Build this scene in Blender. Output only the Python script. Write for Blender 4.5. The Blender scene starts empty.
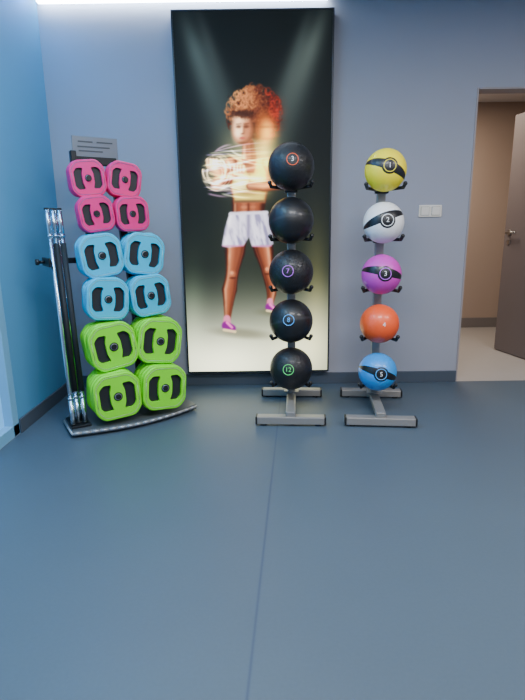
import bpy, bmesh, math, numpy as np, random
from mathutils import Matrix, Vector
random.seed(4)
S=bpy.context.scene
COL=S.collection

# ---------------------------------------------------------------- materials
def lin(c):
    return tuple((v/255/12.92 if v/255<=0.04045 else ((v/255+0.055)/1.055)**2.4) for v in c)
def mat(name,rgb,rough=0.5,metal=0.0,bump=0.0,bscale=60,var=0.0,vscale=3,emit=None,es=0.0,coat=0.0,spec=0.5):
    m=bpy.data.materials.new(name); m.use_nodes=True
    nt=m.node_tree; b=nt.nodes['Principled BSDF']
    c=lin(rgb)
    b.inputs['Base Color'].default_value=(*c,1)
    b.inputs['Roughness'].default_value=rough
    b.inputs['Metallic'].default_value=metal
    b.inputs['Specular IOR Level'].default_value=spec
    b.inputs['Coat Weight'].default_value=coat
    tc=nt.nodes.new('ShaderNodeTexCoord')
    if var>0:
        n=nt.nodes.new('ShaderNodeTexNoise'); n.inputs['Scale'].default_value=vscale; n.inputs['Detail'].default_value=4
        nt.links.new(tc.outputs['Object'],n.inputs['Vector'])
        r=nt.nodes.new('ShaderNodeMapRange'); r.inputs['To Min'].default_value=1-var; r.inputs['To Max'].default_value=1+var
        nt.links.new(n.outputs['Fac'],r.inputs['Value'])
        mx=nt.nodes.new('ShaderNodeVectorMath'); mx.operation='SCALE'; mx.inputs[0].default_value=c
        nt.links.new(r.outputs['Result'],mx.inputs['Scale']); nt.links.new(mx.outputs[0],b.inputs['Base Color'])
    if bump>0:
        n=nt.nodes.new('ShaderNodeTexNoise'); n.inputs['Scale'].default_value=bscale; n.inputs['Detail'].default_value=3
        nt.links.new(tc.outputs['Object'],n.inputs['Vector'])
        bp=nt.nodes.new('ShaderNodeBump'); bp.inputs['Strength'].default_value=bump; bp.inputs['Distance'].default_value=0.004
        nt.links.new(n.outputs['Fac'],bp.inputs['Height']); nt.links.new(bp.outputs[0],b.inputs['Normal'])
    if emit is not None:
        b.inputs['Emission Color'].default_value=(*lin(emit),1); b.inputs['Emission Strength'].default_value=es
    return m

# ---------------------------------------------------------------- mesh builder
class MB:
    def __init__(s): s.bm=bmesh.new(); s.mats=[]
    def mi(s,m):
        if m not in s.mats: s.mats.append(m)
        return s.mats.index(m)
    def box(s,c,size,m,rot=None,bev=0.0,M=None):
        t=bmesh.new(); bmesh.ops.create_cube(t,size=1.0)
        bmesh.ops.scale(t,vec=size,verts=t.verts)
        if bev>0: bmesh.ops.bevel(t,geom=list(t.edges),offset=bev,segments=2,profile=0.5,affect='EDGES')
        X=Matrix.Translation(c)@(rot.to_4x4() if rot else Matrix())
        if M: X=M@X
        s.add(t,X,m); return s
    def cyl(s,a,b,r1,m,r2=None,seg=20,smooth=True,bev=0):
        a=Vector(a);b=Vector(b); r2=r1 if r2 is None else r2
        t=bmesh.new(); L=(b-a).length
        bmesh.ops.create_cone(t,cap_ends=True,cap_tris=False,segments=seg,radius1=r1,radius2=r2,depth=L)
        q=Vector((0,0,1)).rotation_difference((b-a).normalized())
        for f in t.faces: f.smooth=(len(f.verts)==4) and smooth
        s.add(t,Matrix.Translation((a+b)/2)@q.to_matrix().to_4x4(),m); return s
    def sph(s,c,r,m,seg=24,ring=14,scale=(1,1,1)):
        t=bmesh.new(); bmesh.ops.create_uvsphere(t,u_segments=seg,v_segments=ring,radius=r)
        for f in t.faces: f.smooth=True
        s.add(t,Matrix.Translation(c)@Matrix.Diagonal((*scale,1)),m); return s
    def torus(s,M,R,r,m,seg=40,sub=8):
        t=bmesh.new(); g=[]
        for i in range(seg):
            a=2*math.pi*i/seg; row=[]
            for j in range(sub):
                b=2*math.pi*j/sub
                row.append(t.verts.new(((R+r*math.cos(b))*math.cos(a),(R+r*math.cos(b))*math.sin(a),r*math.sin(b))))
            g.append(row)
        for i in range(seg):
            for j in range(sub):
                f=t.faces.new((g[i][j],g[(i+1)%seg][j],g[(i+1)%seg][(j+1)%sub],g[i][(j+1)%sub])); f.smooth=True
        s.add(t,M,m); return s
    def prism(s,pts,z0,z1,m,M=Matrix(),bev=0):
        t=bmesh.new()
        v=[t.verts.new((x,y,z0)) for x,y in pts]; f=t.faces.new(v)
        r=bmesh.ops.extrude_face_region(t,geom=[f])
        for e in r['geom']:
            if isinstance(e,bmesh.types.BMVert): e.co.z=z1
        bmesh.ops.recalc_face_normals(t,faces=t.faces)
        if bev>0:
            ed=[e for e in t.edges if abs(e.verts[0].co.z-e.verts[1].co.z)<1e-6]
            bmesh.ops.bevel(t,geom=ed,offset=bev,segments=2,profile=0.5,affect='EDGES')
        s.add(t,M,m); return s
    def add(s,t,X,m):
        i=s.mi(m)
        for f in t.faces: f.material_index=i
        t.transform(X)
        me=bpy.data.meshes.new('tmp'); t.to_mesh(me); t.free()
        s.bm.from_mesh(me); bpy.data.meshes.remove(me)
    def addmesh(s,me,X,m):
        t=bmesh.new(); t.from_mesh(me); s.add(t,X,m)
    def obj(s,name,M=None,parent=None):
        me=bpy.data.meshes.new(name); s.bm.to_mesh(me); s.bm.free()
        for m in s.mats: me.materials.append(m)
        o=bpy.data.objects.new(name,me); COL.objects.link(o)
        if M is not None: o.matrix_world=M
        if parent: o.parent=parent
        return o

def text_mesh(txt,size,ext=0.0006):
    cu=bpy.data.curves.new('t','FONT'); cu.body=txt; cu.size=size; cu.extrude=ext; cu.align_x='CENTER'; cu.align_y='CENTER'
    o=bpy.data.objects.new('t',cu); COL.objects.link(o)
    dg=bpy.context.evaluated_depsgraph_get(); me=bpy.data.meshes.new_from_object(o.evaluated_get(dg))
    bpy.data.objects.remove(o); return me

# ---------------------------------------------------------------- room
H=2.74; XL=-1.49; XR=4.0; YB=3.85; YF=-3.0
m_wall=mat('wall_paint_pale_grey',(154,156,167),0.75,bump=0.08,bscale=180,var=0.02)
m_left=mat('wall_paint_blue',(84,152,194),0.6,bump=0.08,bscale=180,var=0.02)
m_corr=mat('wall_paint_taupe',(172,152,138),0.8,bump=0.05,bscale=180)
m_ceil=mat('ceiling_paint',(215,215,218),0.8)
m_base=mat('baseboard_vinyl',(70,79,91),0.5)
m_cfloor=mat('corridor_floor_vinyl',(160,156,152),0.4,var=0.04,vscale=8)

# floor: slate-grey vinyl with a welded seam
m_floor=bpy.data.materials.new('floor_vinyl'); m_floor.use_nodes=True
nt=m_floor.node_tree; B=nt.nodes['Principled BSDF']
tc=nt.nodes.new('ShaderNodeTexCoord'); sx=nt.nodes.new('ShaderNodeSeparateXYZ'); nt.links.new(tc.outputs['Object'],sx.inputs[0])
def mth(op,a,b=None):
    n=nt.nodes.new('ShaderNodeMath'); n.operation=op
    for i,v in enumerate([a,b]):
        if v is None: continue
        if isinstance(v,(int,float)): n.inputs[i].default_value=v
        else: nt.links.new(v,n.inputs[i])
    return n.outputs[0]
seam=mth('ABSOLUTE',mth('SUBTRACT',sx.outputs[0],mth('ADD',mth('MULTIPLY',sx.outputs[1],0.074),-0.132)))
sm=nt.nodes.new('ShaderNodeMapRange'); sm.inputs['From Min'].default_value=0.001; sm.inputs['From Max'].default_value=0.007
sm.inputs['To Min'].default_value=1; sm.inputs['To Max'].default_value=0; nt.links.new(seam,sm.inputs['Value'])
n1=nt.nodes.new('ShaderNodeTexNoise'); n1.inputs['Scale'].default_value=90; n1.inputs['Detail'].default_value=5
n2=nt.nodes.new('ShaderNodeTexNoise'); n2.inputs['Scale'].default_value=1.6; n2.inputs['Detail'].default_value=3
nt.links.new(tc.outputs['Object'],n1.inputs['Vector']); nt.links.new(tc.outputs['Object'],n2.inputs['Vector'])
cr=nt.nodes.new('ShaderNodeMix'); cr.data_type='RGBA'
cr.inputs['A'].default_value=(*lin((68,82,94)),1); cr.inputs['B'].default_value=(*lin((81,95,107)),1)
nt.links.new(mth('MULTIPLY',mth('ADD',n1.outputs['Fac'],n2.outputs['Fac']),0.5),cr.inputs['Factor'])
c2=nt.nodes.new('ShaderNodeMix'); c2.data_type='RGBA'; c2.inputs['B'].default_value=(*lin((46,57,84)),1)
nt.links.new(cr.outputs['Result'],c2.inputs['A']); nt.links.new(mth('MULTIPLY',sm.outputs[0],0.6),c2.inputs['Factor'])
nt.links.new(c2.outputs['Result'],B.inputs['Base Color'])
B.inputs['Roughness'].default_value=0.42
bp=nt.nodes.new('ShaderNodeBump'); bp.inputs['Strength'].default_value=0.1; bp.inputs['Distance'].default_value=0.002
nt.links.new(n1.outputs['Fac'],bp.inputs['Height']); nt.links.new(bp.outputs[0],B.inputs['Normal'])

T=0.12
MB().box(((XL+XR)/2,(YF+YB)/2,-0.05),(XR-XL,YB-YF,0.1),m_floor).obj('floor')
MB().box((2.0,(YB+6.3)/2,-0.05),(4.0,6.3-YB,0.1),m_cfloor).obj('floor_corridor')
MB().box(((XL+XR)/2,(YF+YB)/2,H+0.05),(XR-XL,YB-YF,0.1),m_ceil).obj('ceiling')
MB().box((2.0,(YB+T+6.3)/2,2.6),(4.0,6.3-YB-T,0.1),m_ceil).obj('ceiling_corridor')
DX0,DX1,DH=1.527,2.50,2.14
w=MB(); w.box(((XL-T+DX0)/2,YB+T/2,H/2),(DX0-XL+T,T,H),m_wall)
w.box(((DX0+DX1)/2,YB+T/2,(DH+H)/2),(DX1-DX0,T,H-DH),m_wall)
w.box(((DX1+XR+T)/2,YB+T/2,H/2),(XR+T-DX1,T,H),m_wall); w.obj('wall_back')
# left wall with tall window opening
WY0,WY1,WZ=0.6,2.90,2.2
w=MB(); w.box((XL-T/2,(WY1+YB)/2,H/2),(T,YB-WY1,H),m_left)
w.box((XL-T/2,(WY0+WY1)/2,(WZ+H)/2),(T,WY1-WY0,H-WZ),m_left)
w.box((XL-T/2,(YF+WY0)/2,H/2),(T,WY0-YF,H),m_left); w.obj('wall_left')
MB().box((XR+T/2,(YF+YB)/2,H/2),(T,YB-YF,H),m_wall).obj('wall_right')
MB().box(((XL+XR)/2,YF-T/2,H/2),(XR-XL+2*T,T,H),m_wall).obj('wall_front')
MB().box((2.0,6.1+T/2,1.3),(4.0,T,2.6),m_corr).obj('wall_corridor_far')
MB().box((0-T/2,5.03,1.3),(T,6.1-YB-T,2.6),m_corr).obj('wall_corridor_left')
MB().box((4+T/2,5.03,1.3),(T,6.1-YB-T,2.6),m_corr).obj('wall_corridor_right')
MB().box(((XL+DX0)/2,YB-0.007,0.045),(DX0-XL,0.014,0.09),m_base,bev=0.003).obj('baseboard_back')
MB().box(((DX1+XR)/2,YB-0.007,0.045),(XR-DX1,0.014,0.09),m_base,bev=0.003).obj('baseboard_back_right')
MB().box((XL+0.007,(WY1+YB)/2,0.045),(0.014,YB-WY1,0.09),m_base,bev=0.003).obj('baseboard_left')
MB().box((2.0,6.1-0.007,0.06),(4.0,0.014,0.12),mat('baseboard_grey',(120,114,112),0.6),bev=0.003).obj('baseboard_corridor')
# window in left wall: frame + frosted glazing
m_wfr=mat('window_frame_blue_grey',(120,178,212),0.35)
m_frost=mat('frosted_glass_daylit',(120,175,215),0.4,emit=(80,160,222),es=0.8)
w=MB(); 
for (y0,y1,z0,z1) in [(WY0,WY1,0,0.07),(WY0,WY1,WZ-0.07,WZ),(WY0,WY0+0.07,0,WZ),(WY1-0.07,WY1,0,WZ),(1.70,1.77,0,WZ)]:
    w.box((XL-0.035,(y0+y1)/2,(z0+z1)/2),(0.07,y1-y0,z1-z0),m_wfr,bev=0.003)
w.box((XL-0.06,(WY0+WY1)/2,WZ/2),(0.012,WY1-WY0-0.02,WZ-0.02),m_frost); w.obj('window_1')

# door lining, leaf, handle
m_trim=mat('door_lining',(150,142,142),0.5)
w=MB(); w.box((DX0+0.006,YB+T/2,DH/2),(0.012,T+0.01,DH),m_trim); w.box((DX1-0.006,YB+T/2,DH/2),(0.012,T+0.01,DH),m_trim)
w.box(((DX0+DX1)/2,YB+T/2,DH-0.006),(DX1-DX0-0.03,T+0.01,0.012),m_trim); w.obj('trim_door')
m_leaf=mat('door_leaf_laminate',(100,92,92),0.5,var=0.03,vscale=5); m_steel=mat('brushed_steel',(150,148,145),0.3,1.0)
dvec=Vector((-0.200,0.98,0)).normalized(); nrm=Vector((-dvec.y,dvec.x,0))  # faces camera side
MD=Matrix(((dvec.x,nrm.x,0,2.52),(dvec.y,nrm.y,0,4.02),(0,0,1,0),(0,0,0,1)))
w=MB(); w.box((0.46,0,1.09),(0.92,0.042,2.165),m_leaf,bev=0.003)
for sgn in (1,-1):
    w.cyl((0.85,0.02*sgn,1.14),(0.85,0.030*sgn,1.14),0.026,m_steel)
    w.cyl((0.85,0.03*sgn,1.14),(0.85,0.065*sgn,1.14),0.010,m_steel)
    w.cyl((0.85,0.062*sgn,1.14),(0.73,0.062*sgn,1.14),0.010,m_steel); w.sph((0.85,0.062*sgn,1.14),0.010,m_steel); w.sph((0.73,0.062*sgn,1.14),0.010,m_steel)
    w.cyl((0.85,0.02*sgn,1.05),(0.85,0.028*sgn,1.05),0.022,m_steel)
for z in (0.25,1.05,1.85): w.cyl((0.0,0.024,z-0.05),(0.0,0.024,z+0.05),0.008,m_steel)
w.obj('door_1',MD)

# light switch (double)
m_sw=mat('switch_plastic',(226,218,206),0.3); m_swd=mat('switch_gap',(120,114,108),0.6)
w=MB(); w.box((0,-0.005,0),(0.168,0.010,0.086),m_sw,bev=0.004)
for x in (-0.04,0.04):
    w.box((x,-0.0105,0),(0.062,0.002,0.062),m_swd,bev=0.0008); w.box((x,-0.013,0),(0.057,0.007,0.057),m_sw,bev=0.002)
w.obj('light_switch',Matrix.Translation((1.247,YB,1.31)))

# ---------------------------------------------------------------- illuminated poster
PX0,PX1,PZ0,PZ1=-0.582,0.512,0.115,2.625
PY=YB-0.06
NX,NZ=380,860
xs=np.linspace(PX0+0.012,PX1-0.012,NX); zs=np.linspace(PZ0+0.012,PZ1-0.012,NZ)
X,Z=np.meshgrid(xs,zs)
# artwork design coordinates (vertical foreshortening of the printed photo)
w_=3.69-0.2284*(Z-1.18); ay=350-505*(0.8656+0.9736*(Z-1.18))/w_; ax=262.5+505*X/w_-0.014*(350-ay)
def vnoise(x,y,seed):
    r=np.random.RandomState(seed).rand(97,97); xi=np.floor(x).astype(int); yi=np.floor(y).astype(int)
    fx=x-xi; fy=y-yi; fx=fx*fx*(3-2*fx); fy=fy*fy*(3-2*fy)
    g=lambda a,b:r[b%97,a%97]
    return (g(xi,yi)*(1-fx)+g(xi+1,yi)*fx)*(1-fy)+(g(xi,yi+1)*(1-fx)+g(xi+1,yi+1)*fx)*fy
def fbm(x,y,s,seed=1): return 0.55*vnoise(x/s,y/s,seed)+0.3*vnoise(x/s*2.1,y/s*2.1,seed+1)+0.15*vnoise(x/s*4.3,y/s*4.3,seed+2)
img=np.zeros(X.shape+(3,))
def sst(a,b,v): t=np.clip((v-a)/(b-a),0,1); return t*t*(3-2*t)
def over(mask,c):
    global img
    c=np.array(c,float); img=img*(1-mask[...,None])+c*mask[...,None]
def addl(mask,c):
    global img
    img=img+mask[...,None]*np.array(c,float)
def gs(x,y,sx_,sy_): return np.exp(-((ax-x)/sx_)**2-((ay-y)/sy_)**2)
def cap(x0,y0,x1,y1,r0,r1,soft=1.0):
    dx,dy=x1-x0,y1-y0; t=np.clip(((ax-x0)*dx+(ay-y0)*dy)/(dx*dx+dy*dy),0,1)
    d=np.hypot(ax-x0-t*dx,ay-y0-t*dy)-(r0+(r1-r0)*t); return sst(soft,-soft,d)
def ell(x,y,rx,ry,rot=0,soft=0.12,wob=0):
    c,s=math.cos(rot),math.sin(rot); u=((ax-x)*c+(ay-y)*s)/rx; v=(-(ax-x)*s+(ay-y)*c)/ry
    d=np.hypot(u,v)+wob; return sst(1+soft,1-soft,d)
def poly(pts,soft=1.0):
    ins=np.zeros(ax.shape,bool); dm=np.full(ax.shape,1e9)
    n=len(pts)
    for i in range(n):
        x0,y0=pts[i]; x1,y1=pts[(i+1)%n]
        with np.errstate(divide='ignore',invalid='ignore'):
            cnd=((y0>ay)!=(y1>ay))&(ax<(x1-x0)*(ay-y0)/((y1-y0) if y1!=y0 else 1e-9)+x0)
        ins^=cnd
        dx,dy=x1-x0,y1-y0; t=np.clip(((ax-x0)*dx+(ay-y0)*dy)/(dx*dx+dy*dy),0,1)
        dm=np.minimum(dm,np.hypot(ax-x0-t*dx,ay-y0-t*dy))
    d=np.where(ins,-dm,dm); return sst(soft,-soft,d)
def blur(a,sig):
    n=int(3*sig)+1; k=np.exp(-0.5*(np.arange(-n,n+1)/sig)**2); k/=k.sum()
    for axn in (0,1):
        p=[(0,0)]*3; p[axn]=(n,n); b=np.pad(a,p,mode='edge'); out=np.zeros_like(a); L=a.shape[axn]
        for i,wt in enumerate(k): out+=wt*(b[i:i+L] if axn==0 else b[:,i:i+L])
        a=out
    return a
# background
img[:]=np.array([20,25,26]); 
addl(sst(130,300,ay),(14,15,11))
addl(sst(260,352,ay),(108,106,92))
addl(gs(225,366,60,34),(112,110,96)); addl(gs(300,348,30,36),(60,57,42))
addl(gs(250,230,38,100),(18,17,11))
addl(gs(316,290,14,70),(44,39,20)); addl(gs(192,310,12,50),(22,26,20))
# soft spotlight beams
def beam(x0,y0,x1,y1,w0,w1,a,c):
    dx,dy=x1-x0,y1-y0; L=math.hypot(dx,dy); t=((ax-x0)*dx+(ay-y0)*dy)/L/L
    d=((ax-x0)*dy-(ay-y0)*dx)/L; wd=w0+(w1-w0)*np.clip(t,0,1.4)
    addl(np.exp(-(d/wd)**2)*sst(-0.15,0.25,t)*sst(1.2,0.2,t)*a,c)
beam(184,16,240,180,8,20,.9,(46,54,54)); beam(324,12,264,180,8,22,.9,(54,58,54))
beam(198,10,246,150,5,12,.5,(44,48,48)); beam(310,10,262,150,5,12,.5,(44,48,46))
addl(gs(250,160,28,30),(54,50,32))
skin=(132,76,52); skl=(232,176,132); skd=(56,28,22)
over(ell(242,333,26,4.5,0.1,.7)*.45,(80,76,58)); over(ell(282,312,20,4,0,.7)*.45,(80,76,52))
# legs: tapering, muscle forms, side-lit
def limb(pts,hl=-0.35):
    sg=np.sign(hl); seg=list(zip(pts,pts[1:]))
    for (x0,y0,r0),(x1,y1,r1) in seg: over(cap(x0,y0,x1,y1,r0,r1,.8),skd)
    def lay(off,rad,soft,amt,col):
        m=np.zeros_like(ax)
        for (x0,y0,r0),(x1,y1,r1) in seg: m=np.maximum(m,cap(x0+r0*off,y0,x1+r1*off,y1,r0*rad,r1*rad,soft))
        over(m*amt,col)
    lay(.05,.62,3.0,.95,skin); lay(hl*1.2,.30,3.0,.55,(196,128,90)); lay(hl*1.6,.10,1.8,.4+.5*fbm(ax,ay,8,77),skl); lay(-.80*sg,.04,1.0,.5,(176,96,70))
limb([(236,238,11),(235,252,9.8),(232.5,270,6.6),(231.5,277,6.2),(229.5,289,7.3),(228.5,303,4.8),(227.5,318,3.0)])
limb([(261,238,11),(264,252,9.4),(267,267,6.4),(268,273,5.8),(271.5,283,6.5),(271.5,294,4.4),(270,304,2.9)],.3)
for kx,ky in ((232.5,273.5),(268,270)):
    over(ell(kx,ky,3.4,3.2,0,.5)*.5,(176,112,80)); over(ell(kx,ky+4,3.0,1.0,0,.6)*.6,skd); over(ell(kx-.8,ky-1,1.6,1.5,0,.8)*.6,skl)
def shoe(x,y,s,f):
    over(cap(x,y-7*s,x,y-2*s,3.4*s,4.0*s),(200,120,150)); over(cap(x-1*f,y,x+5*f*s,y+3*s,4.2*s,3.8*s),(120,30,120))
    over(cap(x-3*f,y+4.2*s,x+8*f*s,y+6.2*s,1.3*s,1.3*s,.8),(215,195,150)); over(cap(x,y-3*s,x+5*f*s,y+2*s,1.2,1.1,.8),(226,120,180))
shoe(227,325,1.0,1); shoe(270,307,0.85,1)
# midriff
over(poly([(232,200),(266,200),(264,213),(268,230),(228,230),(232,213)],1.2),skd)
over(poly([(236,200),(261,200),(260,214),(264,232),(232,232),(236,214)],3),skin)
for yy in (200,205,210):
    over(ell(244,yy+2,3.0,2.0,0,.7)*.55,(206,140,100)); over(ell(253,yy+2,3.0,2.0,0,.7)*.45,(196,128,90))
over(cap(248.5,198,248.5,214,.7,.7,1.2)*.6,skd); over(cap(235,200,235,213,1.0,1.0,1.6)*.6,skl)
# plain light-grey satin shorts with soft folds
sh=poly([(230,212),(267,211),(271,228),(273,244),(268,247),(252,246),(249,236),(244,245),(228,247),(222,245),(225,228)],1.1)
over(sh,(176,172,192)); fold=fbm(ax*2.2-ay*.5,ay*.55,7,11)
over(sh*sst(.42,.66,fold)*.75,(224,220,232)); over(sh*sst(.52,.30,fold)*.6,(112,106,140))
over(sh*sst(262,276,ax)*.55,(84,78,106)); over(sh*np.exp(-((ax-248.5)/2.2)**2)*.6,(84,76,110))
over(sh*np.exp(-((ax-226-(240-ay)*.18)/2.0)**2)*.6,(250,246,252))
over(cap(230,213.5,267,212.5,1.3,1.3,.8),(206,200,214)); over(cap(223,245.5,243,245.5,.7,.7,.8)*.8,(190,110,160)); over(cap(253,246,271,246,.7,.7,.8)*.8,(190,110,160))
# yellow crop top and chest
over(poly([(231,158),(267,158),(270,178),(265,203),(234,203),(229,178)],1.6),skin)
over(ell(240,163,8,4,0,.7)*.6,skl); over(ell(258,163,8,4,0,.7)*.5,skl)
top=poly([(234,172),(239,160),(243,160),(247,173),(254,173),(258,160),(262,160),(266,172),(266,188),(264,201),(235,201),(232,188)],1.3)
over(top,(196,176,92)); over(ell(241,182,5.5,6.5,0,.9)*.8,(252,244,176)); over(ell(258,182,5.5,6.5,0,.9)*.7,(252,240,160))
over(ell(250,192,11,3,0,.8)*.5,(120,96,50)); over(cap(249.5,174,249.5,190,.8,.8,2)*.55,(120,92,48)); over(top*sst(258,268,ax)*.35,(90,70,36))
over(cap(235,201,264,201,1.2,1.2,.9),(110,84,60))
over(cap(248,142,249,160,5.3,7.3),(110,60,42)); over(cap(252,142,254,158,2,3)*.6,skd); over(cap(244.5,146,244,158,1,1.4,1.6)*.6,skl)
# curly hair: many small ringlets over a dark mass
hr=np.random.RandomState(3)
over(ell(254,114,22.5,23,0,.22,(fbm(ax,ay,6,41)-.5)*.7),(32,14,12))
for i in range(620):
    a=hr.rand()*2*math.pi; rr=(hr.rand()**.55)*27; cx_,cy_=254+rr*math.cos(a)*1.0,113+rr*math.sin(a)*1.0
    if cy_>120 and abs(cx_-245)<13: continue
    if cy_>136: continue
    R0=1.3+hr.rand()*1.9; th0=hr.rand()*6.28; an=np.arctan2(ay-cy_,ax-cx_)
    d=np.abs(np.hypot((ax-cx_),(ay-cy_)*.85)-R0)
    lit=np.clip(.85-((cx_-238)**2+(cy_-98)**2)**.5/36+hr.rand()*.6-.3,0,1)
    col=np.array([70,28,18])*(1-lit)+np.array([236,168,104])*lit
    if cx_>268: col=np.array([176,58,38])*(.3+.75*hr.rand())
    m=np.exp(-(d/.45)**2)*(.25+.65*(np.cos(an-th0)>.1)); m[m<.02]=0
    sl=m>0; img[sl]=img[sl]*(1-m[sl][:,None])+col*m[sl][:,None]
# face: turned slightly, strong side light
over(ell(243,129,10.6,15.2,0.05,.10),(66,34,26)); over(ell(242,128.3,9.3,14,0.05,.35),(150,92,66)); over(ell(237.8,127,4.4,11,0,1.0)*.95,(252,214,176)); over(ell(241.5,118.5,5.5,3.2,0,.9)*.8,(250,206,164))
over(ell(238,133,3,3,0,.9)*.6,(255,226,196))
for ex in (238.6,246.2):
    over(ell(ex,126.4,2.7,1.6,0,.6)*.75,(58,30,24)); over(cap(ex-2.3,123.8,ex+2.3,123.4,.35,.35,.8)*.8,(40,20,14))
over(cap(244.2,126,244,132,.6,1.1,1.2)*.6,(92,50,36)); over(ell(242.6,133.4,2.0,.8,0,.5)*.75,(76,38,30)); over(cap(241.5,127,241.3,132,.4,.5,.8)*.6,(255,230,200))
over(ell(242.3,137.8,2.9,1.2,0,.4)*.85,(132,50,50)); over(ell(242,142.4,4,1,0,.8)*.5,(66,34,26))
over(ell(243,114,10,4,0,.6,(fbm(ax,ay,2.6,51)-.5)*1.3)*.85,(44,20,14))
# ghost of the face (long exposure)
over(ell(264,128,7.5,14,0,.9)*.6,(206,120,52)); over(ell(266,131,4.5,9,0,.9)*.7,(250,200,96))
over(cap(261,127,268,127,.9,.9,1.4)*.5,(80,36,20)); over(cap(262,139,268,139,.8,.8,1.2)*.5,(130,46,34))
# guard arms + fists with fingers
def arm(pts):
    for (x0,y0,r0),(x1,y1,r1) in zip(pts,pts[1:]): over(cap(x0,y0,x1,y1,r0,r1,1.0),(92,50,36))
    m=np.zeros_like(ax)
    for (x0,y0,r0),(x1,y1,r1) in zip(pts,pts[1:]): m=np.maximum(m,cap(x0-.5,y0-.8,x1-.5,y1-.8,r0*.5,r1*.5,3))
    over(m,(216,150,104))
arm([(231,163,6.4),(222,175,5.6),(216,184,5.0),(226,178,5.0),(237,172,3.9)])
arm([(268,163,6.4),(275,175,5.6),(278,185,5.0),(264,187,4.6),(250,186,3.9)])
arm([(224,178,4.6),(213,168,3.9)])
for fx,fy in ((212,163),(239,170)):
    over(ell(fx,fy,5.8,5.4,0,.15),(190,122,84))
    for k in range(4): over(cap(fx-4.6+k*3.0,fy-4,fx-4.6+k*3.0,fy+1,1.3,1.3,.7),(250,208,160)); 
    for k in range(3): over(cap(fx-3.1+k*3.0,fy-5,fx-3.1+k*3.0,fy+1,.3,.3,.5)*.8,(100,50,36))
    over(cap(fx-4,fy+3,fx+3,fy+4,1.5,1.3,.7),(236,186,140))
img=blur(img,.95)
# long-exposure smear of the upper body
base=img.copy(); acc=np.zeros_like(img); sh_n=28
for i in range(sh_n): acc+=np.maximum(np.roll(base,i-4,axis=1),0)
acc/=sh_n
mk=(gs(270,142,18,42)*.7+gs(212,172,14,16)*.6)[...,None]; mk=np.clip(mk,0,.7)
img=img*(1-mk)+acc*1.12*mk
# light trails: bundles of fine glowing curves around the arms
tr=np.random.RandomState(9)
for i in range(46):
    x0=201+tr.rand()*30; y0=148+tr.rand()*46; Lh=18+tr.rand()*50; amp=(tr.rand()-.5)*14; wd=.35+tr.rand()*.8
    yc=y0+amp*np.sin((ax-x0)/Lh*2.2)+(ax-x0)*(tr.rand()-.5)*.25
    m=np.exp(-((ay-yc)/wd)**2)*sst(x0-1,x0+4,ax)*sst(x0+Lh,x0+Lh*.4,ax)
    c=[(255,240,190),(255,250,225),(236,170,230),(190,160,240),(255,214,130)][tr.randint(5)]
    addl(m*.38,c)
for i in range(9):
    R0=7+tr.rand()*8; d=np.hypot((ax-214-tr.rand()*4),(ay-168-tr.rand()*6)*.85)-R0; addl(np.exp(-(d/.7)**2)*.22*(np.arctan2(ay-168,ax-214)>tr.rand()*3-2.5),(255,226,190))
addl(gs(214,168,9,11),(110,98,72)); addl(gs(264,158,10,24),(140,118,46)); addl(gs(245,150,22,28),(38,34,22))
img=blur(img,.6)
img=np.clip(img,0,255)/255.0
L=np.where(img<=0.04045,img/12.92,((img+0.055)/1.055)**2.4)
verts=np.stack([X.ravel(),np.full(X.size,PY-0.001),Z.ravel()],1)
me=bpy.data.meshes.new('printed_fabric')
ii=np.arange(NX*NZ).reshape(NZ,NX); q=np.stack([ii[:-1,:-1],ii[:-1,1:],ii[1:,1:],ii[1:,:-1]],-1).reshape(-1,4)
me.vertices.add(len(verts)); me.vertices.foreach_set('co',verts.ravel())
me.loops.add(q.size); me.loops.foreach_set('vertex_index',q.ravel().astype(np.int32))
me.polygons.add(len(q)); me.polygons.foreach_set('loop_start',(np.arange(len(q))*4).astype(np.int32))
me.update(calc_edges=True); me.validate()
at=me.color_attributes.new('art','FLOAT_COLOR','POINT')
at.data.foreach_set('color',np.concatenate([L.reshape(-1,3),np.ones((L.size//3,1))],1).ravel().astype(np.float32))
mp=mat('backlit_print',(4,4,4),0.6,spec=.2); nt=mp.node_tree; a=nt.nodes.new('ShaderNodeAttribute'); a.attribute_name='art'
gm=nt.nodes.new('ShaderNodeGamma'); gm.inputs['Gamma'].default_value=1.22
nt.links.new(a.outputs['Color'],gm.inputs['Color'])
nt.links.new(gm.outputs['Color'],nt.nodes['Principled BSDF'].inputs['Emission Color']); nt.nodes['Principled BSDF'].inputs['Emission Strength'].default_value=3.0
me.materials.append(mp)
poster=bpy.data.objects.new('illuminated_poster',None); COL.objects.link(poster); poster.location=(0,0,0)
po=bpy.data.objects.new('printed_panel',me); COL.objects.link(po); po.parent=poster
m_pf=mat('poster_frame_aluminium',(62,64,68),0.4,0.7)
w=MB(); pw=PX1-PX0; ph=PZ1-PZ0; cx=(PX0+PX1)/2; cz=(PZ0+PZ1)/2
for (x,z,sx1,sz1) in [(PX0+.006,cz,.012,ph),(PX1-.006,cz,.012,ph),(cx,PZ0+.006,pw-.024,.012),(cx,PZ1-.006,pw-.024,.012)]:
    w.box((x,PY+0.027,z),(sx1,0.062,sz1),m_pf,bev=0.002)
w.box((cx,PY+0.03,cz),(pw-.024,0.055,ph-.024),m_pf)
w.obj('frame',parent=poster)

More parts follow.
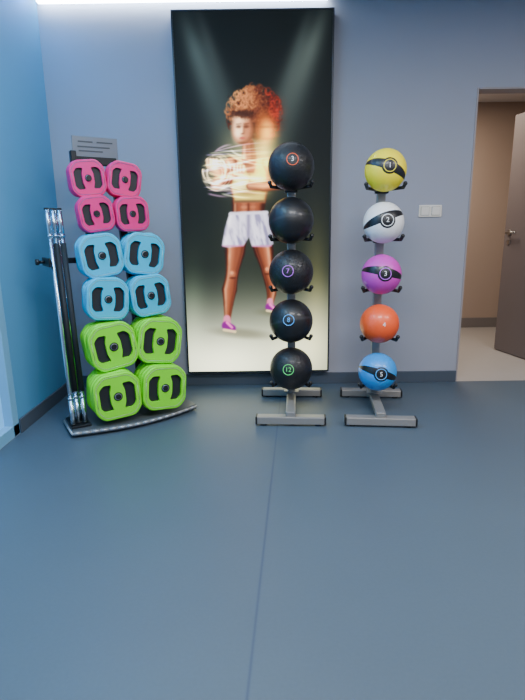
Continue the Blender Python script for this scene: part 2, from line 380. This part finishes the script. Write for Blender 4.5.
# ---------------------------------------------------------------- medicine balls and racks
m_rk=mat('rack_powdercoat_grey',(150,146,142),0.35,0.4); m_blk=mat('black_rubber',(22,22,24),0.55); m_cap=mat('black_plastic',(26,26,28),0.4)
def arm_geo(r):
    yp=r+0.045; A=(0.02,yp-0.01); B_=(r*.86,-0.02); return yp,A,B_
def arm_dz(r):
    yp,A,B_=arm_geo(r); dx,dy=B_[0]-A[0],B_[1]-A[1]; L=math.hypot(dx,dy)
    d=abs(A[0]*dy-A[1]*dx)/L; return math.sqrt((r+0.0105)**2-d*d)
def ball_rack(name,x,y,rot,zs_,r,dz,yo=0):
    M=Matrix.Translation((x,y,0))@Matrix.Rotation(math.radians(rot),4,'Z')
    yp,A0,B0=arm_geo(r); w=MB()
    for yy in (-0.23,0.33):
        w.box((0,yy,0.036),(0.42,0.062,0.05),m_rk,bev=0.006)
        for sg in (-1,1):
            w.box((sg*0.213,yy,0.036),(0.012,0.064,0.052),m_cap,bev=0.004); w.cyl((sg*0.17,yy,0),(sg*0.17,yy,0.014),0.022,m_cap)
    w.box((0,0.05,0.075),(0.06,0.60,0.035),m_rk,bev=0.005)
    top=zs_[0]-dz+0.06
    w.box((0,yp,(0.06+top)/2),(0.055,0.055,top-0.06),m_rk,bev=0.005)
    w.box((0,yp,top+0.004),(0.058,0.058,0.01),m_cap,bev=0.003)
    w.box((0,yp,0.098),(0.10,0.12,0.012),m_rk,bev=0.003)
    for z in zs_:
        za=z-dz
        w.box((0,yp-0.02,za),(0.085,0.05,0.045),m_cap,bev=0.006)
        for sg in (-1,1):
            A=(sg*A0[0],A0[1],za); Bp=(sg*B0[0],B0[1],za); C=(sg*(B0[0]+.008),B0[1]-.014,za+0.022)
            w.cyl(A,Bp,0.010,m_cap); w.sph(Bp,0.0105,m_cap,12,8); w.cyl(Bp,C,0.0105,m_cap); w.sph(C,0.013,m_cap,12,8)
    w.obj(name,M); return M
def band_mat(name,rgb,tilt,c,w0,w1,band=(20,20,24),badge=True,bz=0.12,rough=.38):
    m=mat(name,rgb,rough,bump=0.25,bscale=220,coat=0.15); nt=m.node_tree; b=nt.nodes['Principled BSDF']
    tc=nt.nodes.new('ShaderNodeTexCoord'); nv=nt.nodes.new('ShaderNodeVectorMath'); nv.operation='NORMALIZE'; nt.links.new(tc.outputs['Object'],nv.inputs[0])
    def dot(v):
        d=nt.nodes.new('ShaderNodeVectorMath'); d.operation='DOT_PRODUCT'; d.inputs[1].default_value=Vector(v).normalized(); nt.links.new(nv.outputs[0],d.inputs[0]); return d.outputs['Value']
    def mm(op,a,b=None):
        n=nt.nodes.new('ShaderNodeMath'); n.operation=op
        for i,v in enumerate([a,b]):
            if v is None: continue
            if isinstance(v,(int,float)): n.inputs[i].default_value=v
            else: nt.links.new(v,n.inputs[i])
        return n.outputs[0]
    t=math.radians(tilt)
    f=mm('ABSOLUTE',mm('SUBTRACT',dot((math.sin(t),0.25,math.cos(t))),c))
    width=mm('ADD',mm('MULTIPLY',mm('MAXIMUM',dot((0,-1,0.0)),0.0),w1),w0)
    k=mm('LESS_THAN',f,width)
    if badge: k=mm('MAXIMUM',k,mm('GREATER_THAN',dot((0.08,-1,bz)),0.925))
    mx=nt.nodes.new('ShaderNodeMix'); mx.data_type='RGBA'; mx.inputs['A'].default_value=(*lin(rgb),1); mx.inputs['B'].default_value=(*lin(band),1)
    nt.links.new(k,mx.inputs['Factor']); nt.links.new(mx.outputs['Result'],b.inputs['Base Color']); return m
def ball(M,z,r,mt,ring,txt,tcol,bx,bz,ringr):
    w=MB(); w.sph((0,0,0),r,mt,64,40)
    n=Vector((bx,-1,bz)).normalized(); up=(Vector((0,0,1))-n*n.z).normalized(); rt=up.cross(n)
    R=Matrix(((rt.x,up.x,n.x,0),(rt.y,up.y,n.y,0),(rt.z,up.z,n.z,0),(0,0,0,1)))
    if ring: w.torus(R@Matrix.Translation((0,0,math.sqrt(r*r-ringr**2)))@Matrix.Diagonal((1,1,.7,1)),ringr,0.0024,ring)
    if txt:
        tm=text_mesh(txt,0.040)
        for v in tm.vertices:
            h=v.co.z; v.co.z=math.sqrt(r*r-v.co.x**2-v.co.y**2)+0.0006+h
        w.addmesh(tm,R,tcol)
    o=w.obj('medicine_ball',M@Matrix.Translation((0,0,z)))
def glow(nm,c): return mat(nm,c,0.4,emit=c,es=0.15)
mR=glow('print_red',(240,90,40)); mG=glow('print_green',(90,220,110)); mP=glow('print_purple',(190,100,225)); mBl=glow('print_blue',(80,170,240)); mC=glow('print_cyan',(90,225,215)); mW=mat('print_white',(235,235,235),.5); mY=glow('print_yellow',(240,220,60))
mbk=mat('ball_black_rubber',(20,20,23),0.42,bump=0.9,bscale=160,coat=0.1)
mbk2=band_mat('ball_black_banded',(20,20,23),-10,-0.02,0.03,0.03,band=(38,38,42),badge=False,rough=.45)
r1=0.139; z1=[1.556,1.243,0.930,0.618,0.303]; dz1=arm_dz(r1)
M1=ball_rack('medicine_ball_rack',0.186,3.20,-4,z1,r1,dz1)
for z,mt,rg,tx,tc_,bx,bz in zip(z1,[mbk,mbk2,mbk,mbk2,mbk],[mR,None,mP,mBl,mG],['3','','7','8','12'],[mW,mC,mP,mBl,mG],[0.08,.1,-.13,-.10,-.12],[.2,.35,.12,.22,.2]):
    ball(M1,z,r1,mt,rg,tx,tc_,bx,bz,0.033)
r2=0.1225; z2=[1.524,1.222,0.910,0.600,0.284]; dz2=arm_dz(r2)
M2=ball_rack('medicine_ball_rack',0.745,3.16,-6,z2,r2,dz2)
by=band_mat('ball_yellow',(255,232,36),22,-0.10,0.03,0.20)
bw=band_mat('ball_white',(236,236,238),-20,0.05,0.03,0.20)
bpu=band_mat('ball_magenta',(210,60,190),12,0.0,0.03,0.20)
bo=band_mat('ball_orange',(250,92,40),10,0.0,0.0,0.0,badge=False)
bb=band_mat('ball_blue',(30,148,230),18,-0.05,0.03,0.18)
for z,mt,rg,tx,tc_,bx in zip(z2,[by,bw,bpu,bo,bb],[mY,mW,mP,None,mBl],['1','2','3','4','5'],[mW,mW,mW,mW,mW],[.08,.08,.08,.12,.08]):
    ball(M2,z,r2,mt,rg,tx,tc_,bx,.12,0.034)

# ---------------------------------------------------------------- weight plate rack
MR=Matrix.Translation((-0.80,3.055,0))@Matrix.Rotation(math.radians(31),4,'Z')
m_fr=mat('rack_black_steel',(24,25,28),0.4,0.3); m_bs=mat('rack_base_grey',(96,99,104),0.38,0.4); m_edge=mat('rack_base_edge',(166,168,172),0.35,0.5)
def yf(z): return -0.083+(z-0.225)/1.271*0.249
def yfr(z): return yf(z)+0.25
w=MB()
arc=[(-.415+.815*i/16, -0.05+.05*i/16-0.075*math.sin(math.pi*i/16)) for i in range(17)]
outl=arc+[(.40,.10),(.30,.42),(-.30,.42),(-.415,.20)]
w.prism(outl,0.012,0.042,m_bs,bev=0.004)
for a_,b_ in zip(outl,outl[1:]+outl[:1]):
    w.cyl((a_[0],a_[1],0.028),(b_[0],b_[1],0.028),0.009,m_edge,seg=10); w.sph((b_[0],b_[1],0.028),0.009,m_edge,10,6)
for fx,fy in ((-.33,0),(.33,0.02),(-.27,.37),(.27,.37)): w.cyl((fx,fy,0),(fx,fy,0.014),0.025,m_cap)
def beamt(a_,b_,sx_,sy_,m):
    a_=Vector(a_);b_=Vector(b_); d=(b_-a_); q=Vector((0,0,1)).rotation_difference(d.normalized())
    w.box((a_+b_)/2,(sx_,sy_,d.length),m,rot=q.to_matrix(),bev=0.004)
zt=1.63
for sg in (-1,1):
    beamt((sg*.14,yfr(0.04),0.04),(-.02+sg*.095,yfr(zt),zt),0.045,0.045,m_fr)
    beamt((sg*.14,.40,0.04),(-.01+sg*.115,yfr(.75),.75),0.035,0.035,m_fr)
# (height, half-size, half column spacing, lateral centre, kind)
rows=[(1.500,.104,.109,-.034,'p'),(1.298,.104,.110,-.014,'p'),(1.054,.127,.131,.010,'c'),(0.798,.127,.133,.014,'c'),(0.515,.143,.148,.020,'g'),(0.222,.143,.149,.010,'g')]
for z,a_,sx_,xo,k in rows:
    w.box((xo*.5,yfr(z),z),(0.30,0.035,0.045),m_fr,bev=0.004)
    for sg in (-1,1):
        x=xo+sg*sx_
        w.cyl((x,yfr(z),z),(x,yf(z)-0.008,z),0.012,m_fr); w.cyl((x,yf(z)-0.014,z),(x,yf(z)-0.004,z),0.015,m_cap)
w.box((-.03,yfr(zt),zt),(0.27,0.04,0.05),m_fr,bev=0.004)
w.box((-.165,yfr(zt)-.01,zt+.01),(0.035,0.05,0.09),m_fr,bev=0.004)
m_sg=mat('sign_grey',(112,112,118),0.4); m_sgt=mat('sign_print',(60,62,66),0.5)
w.box((-.02,yfr(1.70)-.01,1.71),(0.285,0.008,0.135),m_sg,bev=0.003)
for i,(lx,ln,zz) in enumerate([(-.08,.09,1.745),(.04,.10,1.745),(-.03,.20,1.715),(-.05,.15,1.69)]): w.box((lx,yfr(1.70)-.0148,zz),(ln,.002,.008),m_sgt)
# barbell holder arm + knob
zz=1.02
w.box((-.26,yfr(zz)+.02,zz),(0.30,0.03,0.035),m_fr,bev=0.004)
w.box((-.415,yfr(zz)-.09,zz),(0.010,0.25,0.05),m_fr,bev=0.003)
w.cyl((-.415,yfr(zz)-.05,zz),(-.450,yfr(zz)-.05,zz),0.010,m_fr); w.cyl((-.450,yfr(zz)-.05,zz),(-.470,yfr(zz)-.05,zz),0.018,m_cap)
w.box((-.352,.085,.050),(0.115,0.20,0.016),m_fr,bev=0.003)
w.obj('weight_plate_rack',MR)

# plates: flat rounded-square bodies with cut-out hand grips
def roundpoly(P,r,n=5):
    out=[]; N=len(P)
    for i in range(N):
        a=Vector(P[i-1]);b=Vector(P[i]);c=Vector(P[(i+1)%N]); 
        ra=min(r,(a-b).length*.42); rc=min(r,(c-b).length*.42); rr=min(ra,rc)
        p0=b+(a-b).normalized()*rr; p1=b+(c-b).normalized()*rr
        for k in range(n+1):
            t=k/n; p=p0*(1-t)**2+b*2*t*(1-t)+p1*t*t; out.append((p.x,p.y))
    return out
def outline(a,s=1.0):
    P=[(-.60,1.0),(.60,1.0),(1.0,.58),(1.0,-.62),(.68,-1.0),(-.68,-1.0),(-1.0,-.62),(-1.0,.58)]
    return roundpoly([(x*a*s,y*a*s) for x,y in P],.22*a*s)
def grip(a,sg):
    P=[(.22,.56),(.56,.58),(.76,.38),(.76,-.40),(.60,-.60),(.22,-.58),(.32,-.26),(.32,.24)]
    P=[(x*a*sg,y*a) for x,y in P]
    if sg<0: P=P[::-1]
    return roundpoly(P,.09*a,3)
mcol={'p':mat('plate_pink_rubber',(240,30,122),0.4,coat=.1),'c':mat('plate_cyan_rubber',(0,186,222),0.4,coat=.1),'g':mat('plate_green_rubber',(128,236,24),0.4,coat=.1)}
mrim={'p':mat('plate_pink_rim',(180,90,130),0.4),'c':mat('plate_cyan_rim',(130,176,188),0.4),'g':mat('plate_green_rim',(150,180,124),0.4)}
m_hub_shade=mat('plate_hub_and_grip_shade',(30,31,35),0.5)
def plate_body(a,th):
    """flat slab with two through-cut grips: chamfered outer edge, straight-walled grips"""
    O=outline(a); Oi=outline(a,.955)
    cu=bpy.data.curves.new('c','CURVE'); cu.dimensions='2D'; cu.fill_mode='BOTH'
    for Lp in (Oi,grip(a,1),grip(a,-1)):
        sp=cu.splines.new('POLY'); sp.points.add(len(Lp)-1)
        for p,(x,y) in zip(sp.points,Lp): p.co=(x,y,0,1)
        sp.use_cyclic_u=True
    cu.extrude=th/2
    o=bpy.data.objects.new('c',cu); COL.objects.link(o)
    dg=bpy.context.evaluated_depsgraph_get(); me=bpy.data.meshes.new_from_object(o.evaluated_get(dg)); bpy.data.objects.remove(o)
    t=bmesh.new(); t.from_mesh(me)
    for f in t.faces: f.smooth=False
    n=len(O); rings=[]
    for (P,z) in ((Oi,-th/2),(outline(a,.985),-th/2+.003),(O,-th/2+.008),(O,th/2-.008),(outline(a,.985),th/2-.003),(Oi,th/2)):
        rings.append([t.verts.new((x,y,z)) for x,y in P])
    for A,B_ in zip(rings,rings[1:]):
        for i in range(n):
            f=t.faces.new((A[i],A[(i+1)%n],B_[(i+1)%n],B_[i])); f.smooth=True
    me2=bpy.data.meshes.new('b'); t.to_mesh(me2); t.free(); return me2
pm={}
for z,a_,sx_,xo,k in rows:
    if k in pm: continue
    th={'p':.028,'c':.032,'g':.036}[k]
    pm[k]=(plate_body(a_,th),th,a_)
def disc(r,n=24): return [(r*math.cos(t*2*math.pi/n),r*math.sin(t*2*math.pi/n)) for t in range(n)]
def stack(x,z,k,n):
    body,th,a_=pm[k]; w=MB(); y=0.0
    a0=random.choice([-.16,.10,.14,-.08,.05])
    for i in range(n):
        ang=a0 if i==0 else a0*.4+random.uniform(-.10,.10); ox=random.uniform(-.003,.003)
        X=Matrix.Translation((ox,y+th/2,random.uniform(-.003,.002)))@Matrix.Rotation(math.radians(90),4,'X')@Matrix.Rotation(ang,4,'Z')
        w.addmesh(body,X,mcol[k])
        w.prism([(p[0]*.80,p[1]*.78) for p in outline(a_)],-th*.3,-th*.1,m_hub_shade,M=X)     # added dark sheet, standing in for shade inside the open grips
        w.prism(disc(.19*a_),-th/2,th/2+.002,m_hub_shade,M=X)
        w.torus(X@Matrix.Translation((0,0,th/2+.002)),.13*a_,.002,m_edge,seg=20,sub=6)
        if i==0:
            # moulded grey rim line and raised hand bars
            R_=outline(a_,.88)
            for p,q_ in zip(R_,R_[1:]+R_[:1]):
                if math.hypot(p[0]-q_[0],p[1]-q_[1])>1e-5:
                    w.cyl(X@Vector((p[0],p[1],th/2-.0008)),X@Vector((q_[0],q_[1],th/2-.0008)),.0028,mrim[k],seg=6)
        y+=th+.006
    w.obj('weight_plate_stack',MR@Matrix.Translation((x,yf(z),z)))
cnt={'p':3,'c':4,'g':5}
for z,a_,sx_,xo,k in rows:
    for sg in (-1,1): stack(xo+sg*sx_,z,k,cnt[k])

# barbells
m_chr=mat('chrome',(205,215,225),0.25,1.0); m_foam=mat('black_foam_grip',(24,24,27),0.7)
for i,(bx_,y0,typ) in enumerate([(-.322,.03,1),(-.357,.045,1),(-.392,.02,0),(-.336,.10,0),(-.374,.105,1),(-.350,.155,0)]):
    a_=Vector((bx_,y0,.058)); b_=Vector((bx_+.010,y0+.215,1.33)); d=b_-a_
    w=MB(); P=lambda t:a_+d*t
    w.cyl(P(0),P(1),0.0135,m_chr)
    w.cyl(P(0),P(.12),0.0150,m_chr); w.cyl(P(.88),P(1),0.0150,m_chr)
    if typ: w.cyl(P(.15),P(.84),0.0165,m_foam)
    w.cyl(P(.12),P(.13),0.0175,m_chr); w.cyl(P(.87),P(.88),0.0175,m_chr)
    w.cyl(P(0),P(.006),0.0155,m_cap); w.cyl(P(.994),P(1),0.0155,m_cap)
    w.obj('barbell',MR)

# ---------------------------------------------------------------- lights
m_led=mat('led_diffuser',(240,245,250),0.5,emit=(222,238,255),es=30)
m_hous=mat('luminaire_housing',(210,212,215),0.4)
w=MB(); w.box((-0.50,YB-0.03,H-0.02),(1.96,0.058,0.038),m_hous); w.box((-0.50,YB-0.035,H-0.046),(1.94,0.04,0.014),m_led); w.obj('added_blue_strip')
m_ledb=mat('added_led_blue',(120,190,255),0.5,emit=(70,175,255),es=44)
w=MB(); w.box((XL+0.03,2.55,H-0.02),(0.058,2.3,0.038),m_hous); w.box((XL+0.035,2.55,H-0.046),(0.04,2.28,0.014),m_ledb); w.obj('added_blue_strip')  # unseen strip, added to wash the left wall with blue
def ceil_light(x,y,sx_,sy_,e,c,z=H):
    w=MB(); w.box((0,0,0.005),(sx_+.06,sy_+.06,0.03),m_hous,bev=.004); o=w.obj('ceiling_light',Matrix.Translation((x,y,z-0.02)))
    l=bpy.data.lights.new('panel','AREA'); l.shape='RECTANGLE'; l.size=sx_; l.size_y=sy_; l.energy=e; l.color=c
    lo=bpy.data.objects.new('light_panel',l); COL.objects.link(lo); lo.parent=o; lo.location=(0,0,-0.014)
ceil_light(0.3,1.3,1.2,0.6,78,(.97,.98,1)); ceil_light(2.4,1.3,1.2,0.6,74,(1.0,.95,.93)); ceil_light(0.9,-1.5,1.5,.6,64,(.97,.98,1))
ceil_light(-0.9,2.1,0.5,1.2,32,(.42,.76,1.0))  # unseen blue panel, added only to tint the left side of the room
ceil_light(1.6,5.1,0.6,0.6,46,(1,.84,.68),2.55)
W=bpy.data.worlds.new('w'); S.world=W; W.use_nodes=True; W.node_tree.nodes['Background'].inputs[0].default_value=(.6,.7,.85,1); W.node_tree.nodes['Background'].inputs[1].default_value=.5

# ---------------------------------------------------------------- camera
cam=bpy.data.cameras.new('camera'); co=bpy.data.objects.new('camera',cam); COL.objects.link(co)
cam.lens=505/700*36; cam.sensor_width=36; cam.clip_start=.05
co.matrix_world=Matrix.Translation((0,0,1.18))@Matrix.Rotation(math.radians(90-13.2),4,'X')@Matrix.Rotation(math.radians(-0.8),4,'Z')
S.camera=co
